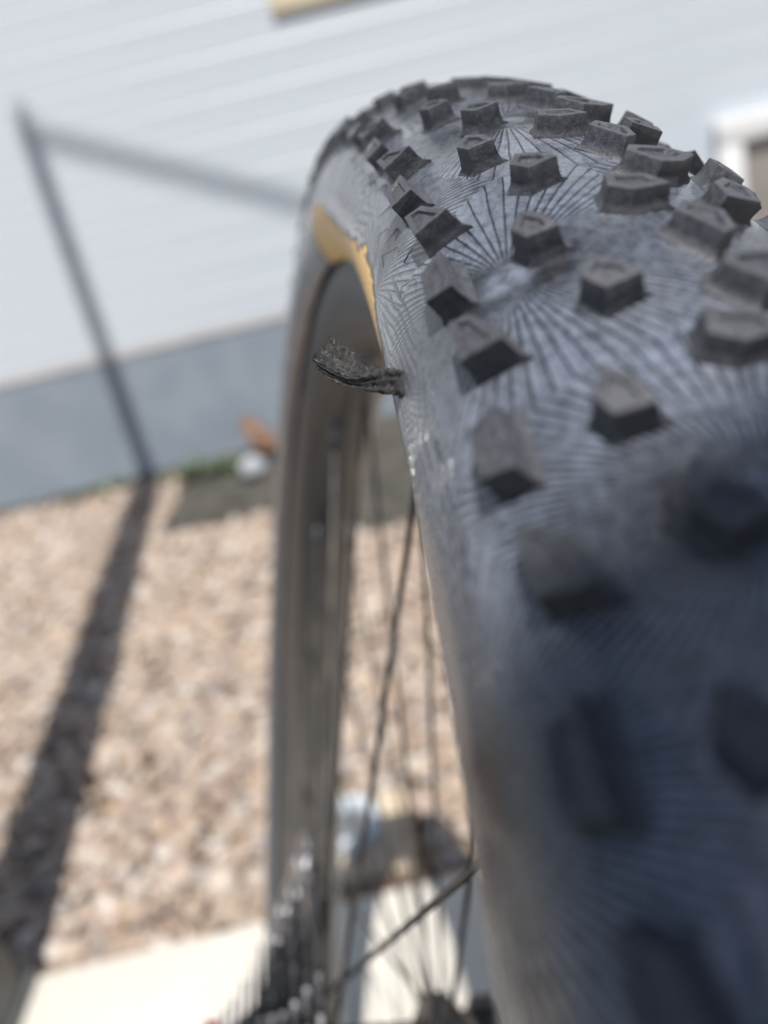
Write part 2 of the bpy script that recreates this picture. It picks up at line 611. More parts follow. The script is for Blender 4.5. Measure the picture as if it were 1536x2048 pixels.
def board_mesh():
    # each board: face leaning out a little towards its top, an eased upper lip, a drip edge below
    prof = [(0.026, 0.0), (-0.0040, 0.0), (-0.0048, 0.0015), (-0.0050, PITCH * 0.55), (-0.0064, PITCH - 0.0075), (-0.0061, PITCH - 0.0066), (-0.0040, PITCH - 0.0022), (0.026, PITCH - 0.0012)]
    V = [(x, Y0, z) for x, z in prof] + [(x, Y1, z) for x, z in prof]
    n = len(prof)
    F = [(i, (i + 1) % n, n + (i + 1) % n, n + i) for i in range(n)] + [tuple(range(n)), tuple(reversed(range(n, 2 * n)))]
    bm = bmesh.new()
    vs = [bm.verts.new(v) for v in V]
    for f in F:
        bm.faces.new([vs[i] for i in f])
    return bmmesh('siding_board', bm)


bmesh_board = board_mesh()
for k in range(23):
    o = link('siding_board', bmesh_board, M_SIDE, house)
    o.location = (rnd.uniform(-0.0006, 0.0006), 0, z0 + 0.022 + k * PITCH)
hpart('starter_strip', -0.0062, 0.0255, Y0, Y1, 0.4335, z0 + 0.0205, M_STRIP, 0.001)

# cream framed window, only its lower edge in view
bm = bmesh.new()
wx0, wx1 = -0.019, -0.0085
ya, yb, za, zb = -1.05, -0.028, 1.305, 2.25
box_bm(bm, wx0, wx1, ya, yb, za, za + 0.07, 0.004)
box_bm(bm, wx0, wx1, ya, yb, zb - 0.07, zb, 0.004)
box_bm(bm, wx0, wx1, ya, ya + 0.07, za + 0.0705, zb - 0.0705, 0.004)
box_bm(bm, wx0, wx1, yb - 0.07, yb, za + 0.0705, zb - 0.0705, 0.004)
win = link('window', bmmesh('window', bm, 35), M_CREAM, house)
win['label'] = 'cream framed window above the tyre'
hpart('pane', wx0 + 0.004, wx1 - 0.002, ya + 0.069, yb - 0.069, za + 0.069, zb - 0.069, M_GLASS, parent=win)

# white framed hatch
bm = bmesh.new()
ya, yb, za, zb = -2.15, -1.347, 0.10, 0.722
T = 0.085
hx0, hx1 = -0.045, -0.0115
box_bm(bm, hx0, hx1, ya, yb, zb - T, zb, 0.006)
box_bm(bm, hx0, hx1, ya, yb, za, za + T, 0.006)
box_bm(bm, hx0, hx1, ya, ya + T, za + T + 0.0005, zb - T - 0.0005, 0.006)
box_bm(bm, hx0, hx1, yb - T, yb, za + T + 0.0005, zb - T - 0.0005, 0.006)
hatch = link('hatch', bmmesh('hatch', bm, 35), M_WHITE, house)
hatch['label'] = 'white framed hatch with taupe panel low in the wall'
hpart('panel', -0.022, -0.0125, ya + T - 0.004, yb - T + 0.004, za + T - 0.004, zb - T + 0.004, M_TAUPE, parent=hatch)

# ------------------------------------------------------------------ tall post with cross beam (its shadow lies over gravel and wall)
PX, PY, PWID = 0.600, 0.539, 0.102
post = tag(empty('post', (PX, PY, SLAB_Z)), 'tall dark grey square post at the lower left corner, casting the long shadow', 'post')
TOP = 1.110 + (WALL_X - PX) / math.cos(R(6.56)) * math.tan(R(SUN_EL))
H = TOP - SLAB_Z
w2 = PWID / 2
bm = bmesh.new()
box_bm(bm, -w2, w2, -w2, w2, 0.012, 4.45, 0.004)
link('column', bmmesh('column', bm, 35), M_POST, post)
link('upper_pipe', tube_mesh('upper_pipe', [(0, 0, 4.4505), (0, 0, H + 0.05)], 0.029, 20), M_POST, post)
bm = bmesh.new()
box_bm(bm, -0.070, 0.070, -0.056, 0.085, 0.0, 0.0118, 0.002)
link('base_plate', bmmesh('base_plate', bm, 35), M_POST, post)
bd = Vector((-0.185, -0.828, 0)).normalized()
beam = link('beam', tube_mesh('beam', [(0, 0, -0.02), (2.3, 0, -0.02)], 0.012, 14), M_POST, post)
beam.location = (bd.x * 0.03, bd.y * 0.03, H + 0.05)
beam.rotation_euler = (0, 0, math.atan2(bd.y, bd.x))

# ------------------------------------------------------------------ sunshade added out of frame behind the viewer to shade the near wheel
PR, PCX, PCY, PCZ = 0.50, -1.062, -0.28, 2.14
par = tag(empty('added_parasol', (PCX, PCY, SLAB_Z)), 'small grey sunshade added out of view to shade the near part of the wheel', 'added_parasol')
V, F = [(0, 0, PCZ + 0.13 - SLAB_Z)], []
NS_ = 48
for k in range(1, 7):
    for i in range(NS_):
        a = 2 * math.pi * i / NS_
        sag = 1 - 0.035 * (k / 6) * (0.5 - 0.5 * math.cos(8 * a))
        r_ = PR * k / 6 * sag
        V.append((r_ * math.cos(a), r_ * math.sin(a), PCZ - SLAB_Z + 0.13 * (1 - k / 6)))
for i in range(NS_):
    F.append((0, 1 + i, 1 + (i + 1) % NS_))
for k in range(5):
    for i in range(NS_):
        j = (i + 1) % NS_
        F.append((1 + k * NS_ + i, 1 + (k + 1) * NS_ + i, 1 + (k + 1) * NS_ + j, 1 + k * NS_ + j))
M_CLOTH = mat_noisy('added_parasol_cloth', (0.26, 0.27, 0.28), (0.32, 0.33, 0.34), 30.0, 0.9, 0.0003, bscale=900.0)
cano = link('canopy', pymesh('canopy', V, F, 60), M_CLOTH, par)
th_ = cano.modifiers.new('thickness', 'SOLIDIFY')
th_.thickness = 0.003
link('pole', tube_mesh('pole', [(0, 0, 0.03), (0, 0, PCZ + 0.17 - SLAB_Z)], 0.016, 14), M_POST, par)
link('base', revolve_y('base', [(0.0, 0.0), (0.0, 0.20), (0.03, 0.19), (0.05, 0.05), (0.05, 0.0)], 40, True, 35), M_POST, par).rotation_euler = (R(90), 0, 0)
for i in range(8):
    a = 2 * math.pi * i / 8
    link('rib', tube_mesh('rib', [(0.02 * math.cos(a), 0.02 * math.sin(a), PCZ + 0.115 - SLAB_Z), (PR * math.cos(a), PR * math.sin(a), PCZ - 0.008 - SLAB_Z)], 0.004, 6), M_POST, par)

# ------------------------------------------------------------------ the wheel
RT = 0.3665
W_, H_, K_ = 0.03112, 0.02428, 0.0030
RC = RT - H_ - K_
WC = Vector((0.23613069, 0.06498549, -0.32692702)) + Vector((0, 0, CAM_Z))
wheel = tag(empty('bicycle_wheel', WC), 'dusty black mountain bike wheel with knobbly tyre standing on added dark ground', 'bicycle wheel')
wheel.matrix_world = Matrix(((0.98532053, -0.07296387, 0.15433642, WC.x), (0.11403804, 0.95407976, -0.27699664, WC.y),
                             (-0.12703851, 0.2905307, 0.94839503, WC.z), (0, 0, 0, 1)))

pp_ = np.linspace(-2.45, 2.45, 600)
arc_ = np.concatenate([[0], np.cumsum(np.hypot(np.diff(W_ * np.sin(pp_)), np.diff(H_ * np.cos(pp_))))])
arc_ -= np.interp(0, pp_, arc_)
arc_ *= 1000.0


def surf(u, v, k=0.0):
    """tread coordinates in mm -> wheel space point (m), normal, along-u, along-v"""
    a = u / 366.5
    ps = float(np.interp(v, arc_, pp_))
    lat, rad = W_ * math.sin(ps), H_ * math.cos(ps)
    nl, nr = math.sin(ps) / W_, math.cos(ps) / H_
    q = math.hypot(nl, nr)
    nl, nr = nl / q, nr / q
    er = Vector((math.cos(a), 0, math.sin(a)))
    et = Vector((-math.sin(a), 0, math.cos(a)))
    ey = Vector((0, -1, 0))
    n = er * nr + ey * nl
    p = er * (RC + rad) + ey * lat + n * k
    tv = et.cross(n) * -1.0
    tv = n.cross(et)
    return p, n, et, tv


# carcass
NU, NP = 760, 110
ps = np.linspace(-2.30, 2.30, NP)
vs_mm = np.interp(ps, pp_, arc_)
us = np.linspace(-0.5 * np.pi, 1.5 * np.pi, NU + 1)
A, Pq = np.meshgrid(us, ps, indexing='ij')
lat = W_ * np.sin(Pq)
rad = RC + H_ * np.cos(Pq)
V = np.stack([rad * np.cos(A), -lat, rad * np.sin(A)], -1).reshape(-1, 3)
idx = np.arange((NU + 1) * NP).reshape(NU + 1, NP)
F = np.stack([idx[:-1, :-1], idx[:-1, 1:], idx[1:, 1:], idx[1:, :-1]], -1).reshape(-1, 4)
tm = bpy.data.meshes.new('tyre')
tm.from_pydata(V.tolist(), [], F.tolist())
uvl = tm.uv_layers.new(name='UVMap')
UV = np.stack([A * 366.5, np.interp(Pq, pp_, arc_)], -1).reshape(-1, 2)
li = np.zeros(len(tm.loops), dtype=np.int32)
tm.loops.foreach_get('vertex_index', li)
uvl.data.foreach_set('uv', UV[li].astype(np.float32).ravel())
tm.polygons.foreach_set('use_smooth', [True] * len(tm.polygons))
tm.update()
tyre = link('tyre', tm, M_CARC, wheel)


# knobs ------------------------------------------------------------
def inset(poly, d):
    """inset a convex polygon (list of 2D) by d towards the inside"""
    n = len(poly)
    cx, cy = sum(p[0] for p in poly) / n, sum(p[1] for p in poly) / n
    out = []
    lines = []
    for i in range(n):
        (x0, y0), (x1, y1) = poly[i], poly[(i + 1) % n]
        nx, ny = -(y1 - y0), x1 - x0
        l = math.hypot(nx, ny)
        nx, ny = nx / l, ny / l
        if (cx - x0) * nx + (cy - y0) * ny < 0:
            nx, ny = -nx, -ny
        lines.append((x0 + nx * d, y0 + ny * d, x1 - x0, y1 - y0))
    for i in range(n):
        x1, y1, dx1, dy1 = lines[i - 1]
        x2, y2, dx2, dy2 = lines[i]
        det = dx1 * dy2 - dy1 * dx2
        if abs(det) < 1e-9:
            out.append((x2, y2))
            continue
        t = ((x2 - x1) * dy2 - (y2 - y1) * dx2) / det
        out.append((x1 + dx1 * t, y1 + dy1 * t))
    return out


def lerp2(a, b, t):
    return [(p[0] + (q[0] - p[0]) * t, p[1] + (q[1] - p[1]) * t) for p, q in zip(a, b)]


def knob_mesh(name, top, base, h, dimple, seed, tilt=(0.0, 0.0)):
    """top/base: polygons as (v, u) mm relative to the anchor; dimple: (margin, depth, shrink_u)."""
    g = random.Random(seed)
    top = [(u + g.uniform(-.1, .1), v + g.uniform(-.1, .1)) for v, u in top]
    base = [(u, v) for v, u in base]
    base = [(b_[0] * 0.48 + t_[0] * 0.52, b_[1] * 0.48 + t_[1] * 0.52) for b_, t_ in zip(base, top)]
    n = len(top)
    loops = []

    def add(poly, z):
        loops.append([(x, y, z + tilt[0] * y + tilt[1] * x) for x, y in poly])
    under = inset(base, -0.25)
    loops.append([(x, y, -1.2) for x, y in under])
    loops.append([(x, y, -0.05) for x, y in under])
    add(lerp2(base, top, 0.55), h * 0.14)
    add(lerp2(base, top, 0.86), h * 0.45)
    add(lerp2(base, top, 1.0), h - 0.14)
    add(inset(top, 0.05), h - 0.04)
    add(inset(top, 0.16), h)
    add(inset(top, 0.20 + dimple[0]), h - 0.02)
    cx, cy = sum(p[0] for p in top) / n, sum(p[1] for p in top) / n
    inn = inset(top, 0.20 + dimple[0] + 0.18)
    add(inn, h - 0.02 - dimple[1])
    V = [p for l in loops for p in l]
    F = []
    for k in range(len(loops) - 1):
        for i in range(n):
            j = (i + 1) % n
            F.append((k * n + i, k * n + j, (k + 1) * n + j, (k + 1) * n + i))
    F.append(tuple((len(loops) - 1) * n + i for i in range(n)))
    bm = bmesh.new()
    vs = [bm.verts.new((x / 1000, y / 1000, z / 1000)) for x, y, z in V]
    for f in F:
        bm.faces.new([vs[i] for i in f])
    return bmmesh(name, bm, 38)


# outlines (v, u): anchor = front middle corner, u grows towards the viewer side
L_TOP = [(-1.8, -3.1), (0, 0), (3.9, -1.1), (3.1, -3.6), (-0.2, -6.2)]
L_BASE = [(-3.2, -2.5), (-0.2, 0.3), (6.1, -3.3), (4.6, -6.0), (-1.0, -7.4)]
LB_TOP = [(-1.2, -2.9), (0, 0), (3.6, 0.2), (3.1, -3.2), (0.8, -6.4)]
LB_BASE = [(-2.5, -2.6), (-0.7, 0.7), (5.6, -0.8), (4.6, -5.2), (-0.2, -7.6)]
C_TOP = [(-2.8, -1.4), (0, 0), (4.7, -1.2), (2.9, -4.6), (-2.0, -5.3)]
C_BASE = [(-3.2, -1.4), (0, 0.5), (6.3, -1.5), (4.2, -5.8), (-2.7, -6.4)]
D_TOP = [(-3.5, -5.5), (0, 0), (2.0, -1.4), (2.4, -6.0), (-1.5, -8.5)]
D_BASE = [(-5.3, -6.0), (-0.2, 0.5), (2.6, -1.1), (3.3, -6.6), (-2.4, -9.8)]
E_TOP = [(-3.5, -3.4), (0, 0), (3.6, -1.5), (6.9, -5.4), (3.0, -7.5), (-2.2, -6.2)]
E_BASE = [(-5.2, -4.0), (-0.1, 0.5), (4.0, -1.1), (7.9, -5.6), (3.2, -8.7), (-3.4, -7.4)]
SA_TOP = [(0, 0), (3.8, 1.1), (3.4, -7.6), (0.1, -6.2)]
SA_BASE = [(-0.4, 0.5), (5.2, 1.6), (5.2, -9.0), (-0.5, -6.8)]
SB_TOP = [(0, 0), (5.2, 1.0), (2.7, -6.0), (-0.2, -7.4)]
SB_BASE = [(-0.4, 0.5), (6.9, 1.3), (4.6, -7.2), (-0.9, -8.3)]
RA_TOP = [(0, 0), (6.4, -2.3), (8.2, -7.8), (4.4, -9.2), (0.6, -5.0)]
RA_BASE = [(-1.2, 0.1), (6.8, -2.0), (9.2, -8.2), (4.4, -10.4), (-0.7, -6.0)]
RB_TOP = [(0, 0), (3.4, 1.6), (4.6, -3.8), (3.6, -6.6), (0.8, -4.6)]
RB_BASE = [(-0.7, 0.5), (3.6, 2.2), (5.4, -3.9), (4.2, -7.6), (0.1, -5.6)]
MIR = lambda poly: [(-a, b) for a, b in poly][::-1]
TYPES = {
    'La': (L_TOP, L_BASE, 3.5, (0.75, 0.40), (0, 0)), 'Lb': (LB_TOP, LB_BASE, 3.6, (0.7, 0.40), (0, 0)),
    'C': (C_TOP, C_BASE, 3.0, (0.9, 0.42), (0, 0)), 'Da': (D_TOP, D_BASE, 3.1, (0.8, 0.40), (0, 0)),
    'Db': (E_TOP, E_BASE, 3.1, (1.05, 0.42), (0, 0)), 'Sa': (SA_TOP, SA_BASE, 3.6, (0.65, 0.34), (0.03, 0)),
    'Sb': (SB_TOP, SB_BASE, 3.6, (0.62, 0.36), (0.03, 0)), 'Ra': (RA_TOP, RA_BASE, 2.8, (1.0, 0.4), (0, 0)),
    'Rb': (RB_TOP, RB_BASE, 3.2, (0.6, 0.3), (0, 0)), 'Ta': (MIR(SA_TOP), MIR(SA_BASE), 3.2, (0.65, 0.34), (-0.03, 0)),
    'Tb': (MIR(SB_TOP), MIR(SB_BASE), 3.2, (0.62, 0.36), (-0.03, 0))}
KM = {k: [knob_mesh('knob', t, b, h, (d[0], d[1]), 10 * i + s, tl) for s in range(3)] for i, (k, (t, b, h, d, tl)) in enumerate(TYPES.items())}
TAU = 2302.787


def drift(lst):
    def f(u):
        us_, vs_ = [a for a, _ in lst], [b for _, b in lst]
        return float(np.interp(u, us_, vs_))
    return f


NROW = 74
PITCHU = TAU / NROW
ROWS = {  # (count, anchor u, lateral position along u)
    'La': (NROW, 765.75, drift([(700, -15.3), (900, -15.3)])),
    'Lb': (NROW, 751.6, drift([(722, -20.0), (752, -19.8), (781.8, -19.5), (811.6, -19.3)])),
    'C': (NROW, 745.7, drift([(712, -5.8), (745, -6.0), (778, -6.4), (809, -6.9)])),
    'Da': (NROW, 757.6, drift([(725, -0.7), (757, -0.8), (790, -1.1)])),
    'Db': (NROW, 767.9, drift([(735, 0.1), (768, -0.2), (800, -0.9)])),
    'Sa': (NROW, 751.3, drift([(722, -31.8), (751, -31.5), (781.9, -31.3), (812.6, -30.9)])),
    'Sb': (NROW, 765.9, drift([(736, -30.3), (765.7, -30.1), (796.7, -29.8), (827, -29.1)])),
    'Ra': (NROW, 777.2, drift([(700, 4.0), (900, 4.0)])),
    'Rb': (NROW, 763.0, drift([(700, 9.6), (900, 9.6)])),
    'Ta': (NROW, 753.0, drift([(700, 25.5), (900, 25.5)])),
    'Tb': (NROW, 767.5, drift([(700, 24.2), (900, 24.2)]))}
SEEN = (500.0, 930.0)
far_v, far_f, far_off = [], [], 0
NK = 0
for key, (cnt, ua, vf) in ROWS.items():
    pitch = PITCHU
    for i in range(cnt):
        u = ua + (i - cnt // 2) * pitch
        while u > 1.5 * math.pi * 366.5:
            u -= TAU
        while u < -0.5 * math.pi * 366.5:
            u += TAU
        v = vf(u)
        top = TYPES[key][0]
        # the local frame sits under the middle of the knob
        cv, cu = sum(p[0] for p in top) / len(top), sum(p[1] for p in top) / len(top)
        p, n, et, tv = surf(u + cu, v + cv)
        mat = Matrix((et, tv, n)).transposed().to_4x4()
        mat.translation = p
        mat = mat @ Matrix.Translation((-cu / 1000, -cv / 1000, 0)) @ Matrix.Rotation(rnd.gauss(0, 0.02), 4, 'Z')
        me = KM[key][rnd.randrange(3)]
        if SEEN[0] < u < SEEN[1]:
            o = link('knob', me, M_KNOB, tyre)
            o.matrix_local = mat
            NK += 1
        else:
            far_v += [mat @ x.co for x in me.vertices]
            far_f += [tuple(far_off + q for q in f.vertices) for f in me.polygons]
            far_off += len(me.vertices)
tag(link('tread', pymesh('tread', far_v, far_f, 38), M_KNOB, tyre), kind='stuff')
print('knobs', NK)

# worn orange print on the sidewall
hi = [(570, -58.0), (580, -51.5), (590, -47.6), (597, -45.4), (603, -48.5), (612, -45.6), (623, -46.0), (632, -48.4), (650, -49.4), (672, -50.2), (692, -49.4), (710, -47.0), (723, -43.9), (735, -42.8), (744, -42.9), (751, -44.6), (758, -46.6), (764, -48.5)]
lo = [(570, -60.5), (580, -63.0), (660, -63.6), (700, -63.0), (740, -58.0), (764, -52.2)]
V, F, UVs = [], [], []
NU2, NV2 = 190, 16
for i in range(NU2):
    u = 570 + 194 * i / (NU2 - 1)
    a = np.interp(u, [q[0] for q in hi], [q[1] for q in hi]) + 1.5 + 0.9 * math.sin(u * 0.31) * math.sin(u * 0.13 + 1) + rnd.gauss(0, 0.15)
    b = np.interp(u, [q[0] for q in lo], [q[1] for q in lo]) + 0.25 * math.sin(u * 0.4) + rnd.gauss(0, 0.08)
    if b > a - 0.1:
        b = a - 0.1
    for j in range(NV2):
        v = a + (b - a) * j / (NV2 - 1)
        ed = min(i, NU2 - 1 - i, j, NV2 - 1 - j)
        p, n, et, tv = surf(u, v, -0.00003 if ed == 0 else 0.00014)
        V.append(p)
        UVs.append((u, v))
for i in range(NU2 - 1):
    for j in range(NV2 - 1):
        a = i * NV2 + j
        F.append((a, a + 1, a + NV2 + 1, a + NV2))
lm = pymesh('sidewall_print', V, F, 180)
ul = lm.uv_layers.new(name='UVMap')
for l in lm.loops:
    ul.data[l.index].uv = UVs[l.vertex_index]
ea = lm.attributes.new('edge', 'FLOAT', 'POINT')
for i in range(NU2):
    for j in range(NV2):
        ea.data[i * NV2 + j].value = min(1.0, i / 26.0, (NU2 - 1 - i) / 10.0) * min(1.0, j / 4.0 + 0.1)
link('sidewall_print', lm, M_LOGO, tyre)

# rubber moulding hairs left along the shoulder
for (u, v, dv, L) in [(711.5, -33.2, -2.6, 0.3), (727.0, -32.0, -2.0, 0.3), (748.4, -33.4, -2.4, 0.25), (760.0, -34.4, 2.6, 0.3), (738, -33.0, -1.8, 0.3), (697, -33.5, -2.2, 0.3), (775, -33.0, 1.4, 0.4), (684, -33.8, -2.6, 0.5), (704.5, -34.0, -3.0, 0.7), (719, -33.4, -2.8, 0.7), (744, -35.0, -2.2, 0.5), (767, -33.6, -2.6, 0.6), (753.5, -34.6, -3.0, 0.8), (789, -32.8, -2.2, 0.6)]:
    p0 = surf(u, v, 0.0001 if L < 0.9 else 0.0024)[0]
    p1 = surf(u + 0.9, v + dv * 0.6, 0.0006 * L / 0.3)[0]
    p2 = surf(u + 1.6, v + dv, (0.0009 if L < 0.9 else 0.0032))[0]
    link('rubber_hair', tube_mesh('rubber_hair', [p0, p1, p2], [0.00011, 0.0001, 0.00007], 6), M_KNOB, tyre)

# rim
rim_prof = [(0.0205, 0.3235), (0.0212, 0.3165), (0.0185, 0.3090), (0.0140, 0.3010), (0.0080, 0.2955), (0.0, 0.2940), (-0.0080, 0.2955), (-0.0140, 0.3010),
            (-0.0185, 0.3090), (-0.0212, 0.3165), (-0.0205, 0.3235), (-0.0160, 0.3180), (0.0, 0.3120), (0.0160, 0.3180)]
rim = link('rim', revolve_y('rim', rim_prof, 180, True, 50), M_RIM, wheel)

# hub, flanges, spokes
hub_prof = [(0.068, 0.002), (0.068, 0.009), (0.021, 0.010), (0.021, 0.024), (0.014, 0.024), (0.012, 0.014), (-0.028, 0.013), (-0.030, 0.016), (-0.062, 0.0155), (-0.064, 0.009),
            (-0.072, 0.009), (-0.072, 0.002)]
hub = link('hub', revolve_y('hub', hub_prof, 40, True, 35), M_HUB, wheel)


def flange(y, r, th):
    V, F = [], []
    n = 64
    prof = [(y - th / 2, 0.015), (y - th / 2, r - 0.001), (y - th / 2 + 0.001, r), (y + th / 2 - 0.001, r), (y + th / 2, r - 0.001), (y + th / 2, 0.015)]
    me = revolve_y('flange', prof, 56, True, 35)
    for v in me.vertices:
        a = math.atan2(v.co.z, v.co.x)
        rr = math.hypot(v.co.x, v.co.z)
        if rr > r - 0.003:
            s = 1 + 0.045 * (1 if math.sin(a * 14) > 0 else -0.4)
            v.co.x *= s
            v.co.z *= s
    return link('flange', me, M_HUB, hub)


flange(0.0165, 0.027, 0.004)
flange(-0.0345, 0.0225, 0.012)
flange(-0.0560, 0.0200, 0.011)
NS = 32
for i in range(NS):
    a_r = 2 * math.pi * (i + 1.40) / NS
    drive = i % 2 == 0
    sgn = 1 if (i // 2) % 2 == 0 else -1
    a_h = a_r + sgn * R(68 + (3 if drive else -3))
    yh = 0.0165 if drive else -0.0345
    yh += (0.002 if drive else 0.0055) * sgn
    rh = 0.0255 if drive else 0.0215
    p0 = Vector((rh * math.cos(a_h), yh, rh * math.sin(a_h)))
    p1 = Vector((0.2975 * math.cos(a_r), 0.004 if drive else -0.003, 0.2975 * math.sin(a_r)))
    d = (p1 - p0)
    sp = link('spoke', tube_mesh('spoke', [p0, p0 + d * 0.03, p0 + d * 0.9, p1], [0.0011, 0.00095, 0.00095, 0.00105], 8), M_SPOKE, wheel)
    nm = tube_mesh('nipple', [p1 - d * 0.045, p1 - d * 0.006, p1], [0.0015, 0.0017, 0.0021], 8)
    link('nipple', nm, M_COG, sp)

# cassette
cas = empty('cassette', (0, 0, 0), wheel)
radii = [0.0950, 0.0850, 0.0750, 0.0650, 0.0560, 0.0475, 0.0400, 0.0335, 0.0285, 0.0245]
for k, rr in enumerate(radii):
    y = 0.0235 + k * 0.0037
    nt = max(10, int(round(2 * math.pi * rr / 0.0127)))
    V, F = [], []
    ring = []
    off = rnd.random() * 6
    for t in range(nt):
        a0 = 2 * math.pi * (t + off) / nt
        st = 2 * math.pi / nt
        for fr, dr in ((0.0, -0.0042), (0.22, -0.0036), (0.40, 0.0), (0.56, 0.0002), (0.74, -0.0036)):
            ring.append((a0 + st * fr, rr + dr))
    n = len(ring)
    rin = max(rr - 0.013, 0.0155)
    th = 0.0009
    for sy in (-1, 1):
        for a, q in ring:
            thin = th if q < rr - 0.002 else th * 0.55
            V.append((q * math.cos(a), y + sy * thin, q * math.sin(a)))
        for a, q in ring:
            V.append((rin * math.cos(a), y + sy * th, rin * math.sin(a)))
    for i in range(n):
        j = (i + 1) % n
        F.append((i, j, n + j, n + i))
        F.append((2 * n + i, 3 * n + i, 3 * n + j, 2 * n + j))
        F.append((i, 2 * n + i, 2 * n + j, j))
        F.append((n + i, n + j, 3 * n + j, 3 * n + i))
    link('sprocket', pymesh('sprocket', V, F, 30), M_COG, cas)
spm = revolve_y('carrier', [(0.0222, 0.0105), (0.0222, 0.060), (0.0240, 0.062), (0.0330, 0.045), (0.0440, 0.024), (0.0580, 0.015), (0.0580, 0.0105)], 48, True, 35)
link('carrier', spm, M_HUB, cas)
lk = link('lock_ring', revolve_y('lock_ring', [(0.0585, 0.0095), (0.0585, 0.0205), (0.0640, 0.0205), (0.0655, 0.018), (0.0655, 0.0095)], 40, True, 35), M_RED, cas)

# ------------------------------------------------------------------ tyre plug: a folded rubber strip sticking out of the sidewall
plug = None
r1 = [[(-162.69, 38.39, 294.54), (-161.8, 40.72, 291.7)], [(-166.05, 35.93, 292.78), (-165.05, 38.62, 290.17)], [(-171.44, 33.76, 290.97), (-170.41, 35.98, 288.94)],
      [(-176.24, 32.12, 290.58), (-175.17, 33.51, 287.93)], [(-180.07, 30.62, 290.33), (-180.28, 31.05, 287.79)], [(-182.5, 29.2, 290.1), (-182.6, 29.6, 287.9)]]
r2 = [[(-162.14, 40.89, 291.4), (-163.39, 39.91, 289.58)], [(-166.06, 38.72, 290.19), (-166.53, 38.13, 288.31)], [(-171.0, 36.41, 289.21), (-170.65, 35.96, 287.72)],
      [(-175.87, 34.51, 289.82), (-175.7, 34.1, 287.33)], [(-178.15, 32.45, 290.6), (-178.66, 32.17, 287.16)], [(-181.07, 30.81, 290.35), (-181.16, 31.01, 287.58)], [(-183.0, 29.2, 290.2), (-183.1, 29.6, 287.6)]]


def ribbon(bm, secs, thick, seed, ns=44, nw=12):
    g = random.Random(seed)
    secs = [(Vector(a) / 1000, Vector(b) / 1000) for a, b in secs]
    n = len(secs)

    def ev(t, side):
        x = t * (n - 1)
        i = min(int(x), n - 2)
        f = x - i
        p = [secs[max(0, min(n - 1, i + k))][side] for k in (-1, 0, 1, 2)]
        return 0.5 * ((2 * p[1]) + (p[2] - p[0]) * f + (2 * p[0] - 5 * p[1] + 4 * p[2] - p[3]) * f * f + (3 * p[1] - p[0] - 3 * p[2] + p[3]) * f ** 3)
    fray = [g.uniform(-0.0005, 0.0003) for _ in range(nw)]
    cen, nor = [], []
    for i in range(ns):
        t = i / (ns - 1)
        a, b = ev(t, 0), ev(t, 1)
        a2, b2 = ev(min(1, t + 0.02), 0), ev(min(1, t + 0.02), 1)
        a1, b1 = ev(max(0, t - 0.02), 0), ev(max(0, t - 0.02), 1)
        tan = ((a2 + b2) - (a1 + b1)).normalized()
        wd = (b - a)
        nn = tan.cross(wd.normalized()).normalized()
        row, rn = [], []
        for j in range(nw):
            s = j / (nw - 1)
            p = a + wd * s
            cup = math.sin(s * math.pi)
            p = p + nn * (0.0004 * cup + 0.00012 * math.sin(s * 19 + seed + t * 5) + g.gauss(0, 0.00005))
            if j in (0, nw - 1):
                p = p + wd.normalized() * g.gauss(0, 0.00009)
            p = p - tan * (fray[j] * max(0, 1 - i / 4.0))
            row.append(p)
            e = thick * (0.35 + 0.65 * cup ** 0.4)
            rn.append(nn * e)
        cen.append(row)
        nor.append(rn)
    top = [[bm.verts.new(cen[i][j] + nor[i][j] + Vector((g.gauss(0, 4e-5), g.gauss(0, 4e-5), g.gauss(0, 4e-5)))) for j in range(nw)] for i in range(ns)]
    bot = [[bm.verts.new(cen[i][j] - nor[i][j] + Vector((g.gauss(0, 4e-5), g.gauss(0, 4e-5), g.gauss(0, 4e-5)))) for j in range(nw)] for i in range(ns)]
    for i in range(ns - 1):
        for j in range(nw - 1):
            bm.faces.new((top[i][j], top[i][j + 1], top[i + 1][j + 1], top[i + 1][j]))
            bm.faces.new((bot[i][j], bot[i + 1][j], bot[i + 1][j + 1], bot[i][j + 1]))
        bm.faces.new((top[i][0], top[i + 1][0], bot[i + 1][0], bot[i][0]))
        bm.faces.new((top[i][-1], bot[i][-1], bot[i + 1][-1], top[i + 1][-1]))
    for i in (0, ns - 1):
        for j in range(nw - 1):
            f = (top[i][j], bot[i][j], bot[i][j + 1], top[i][j + 1])
            bm.faces.new(f if i else f[::-1])


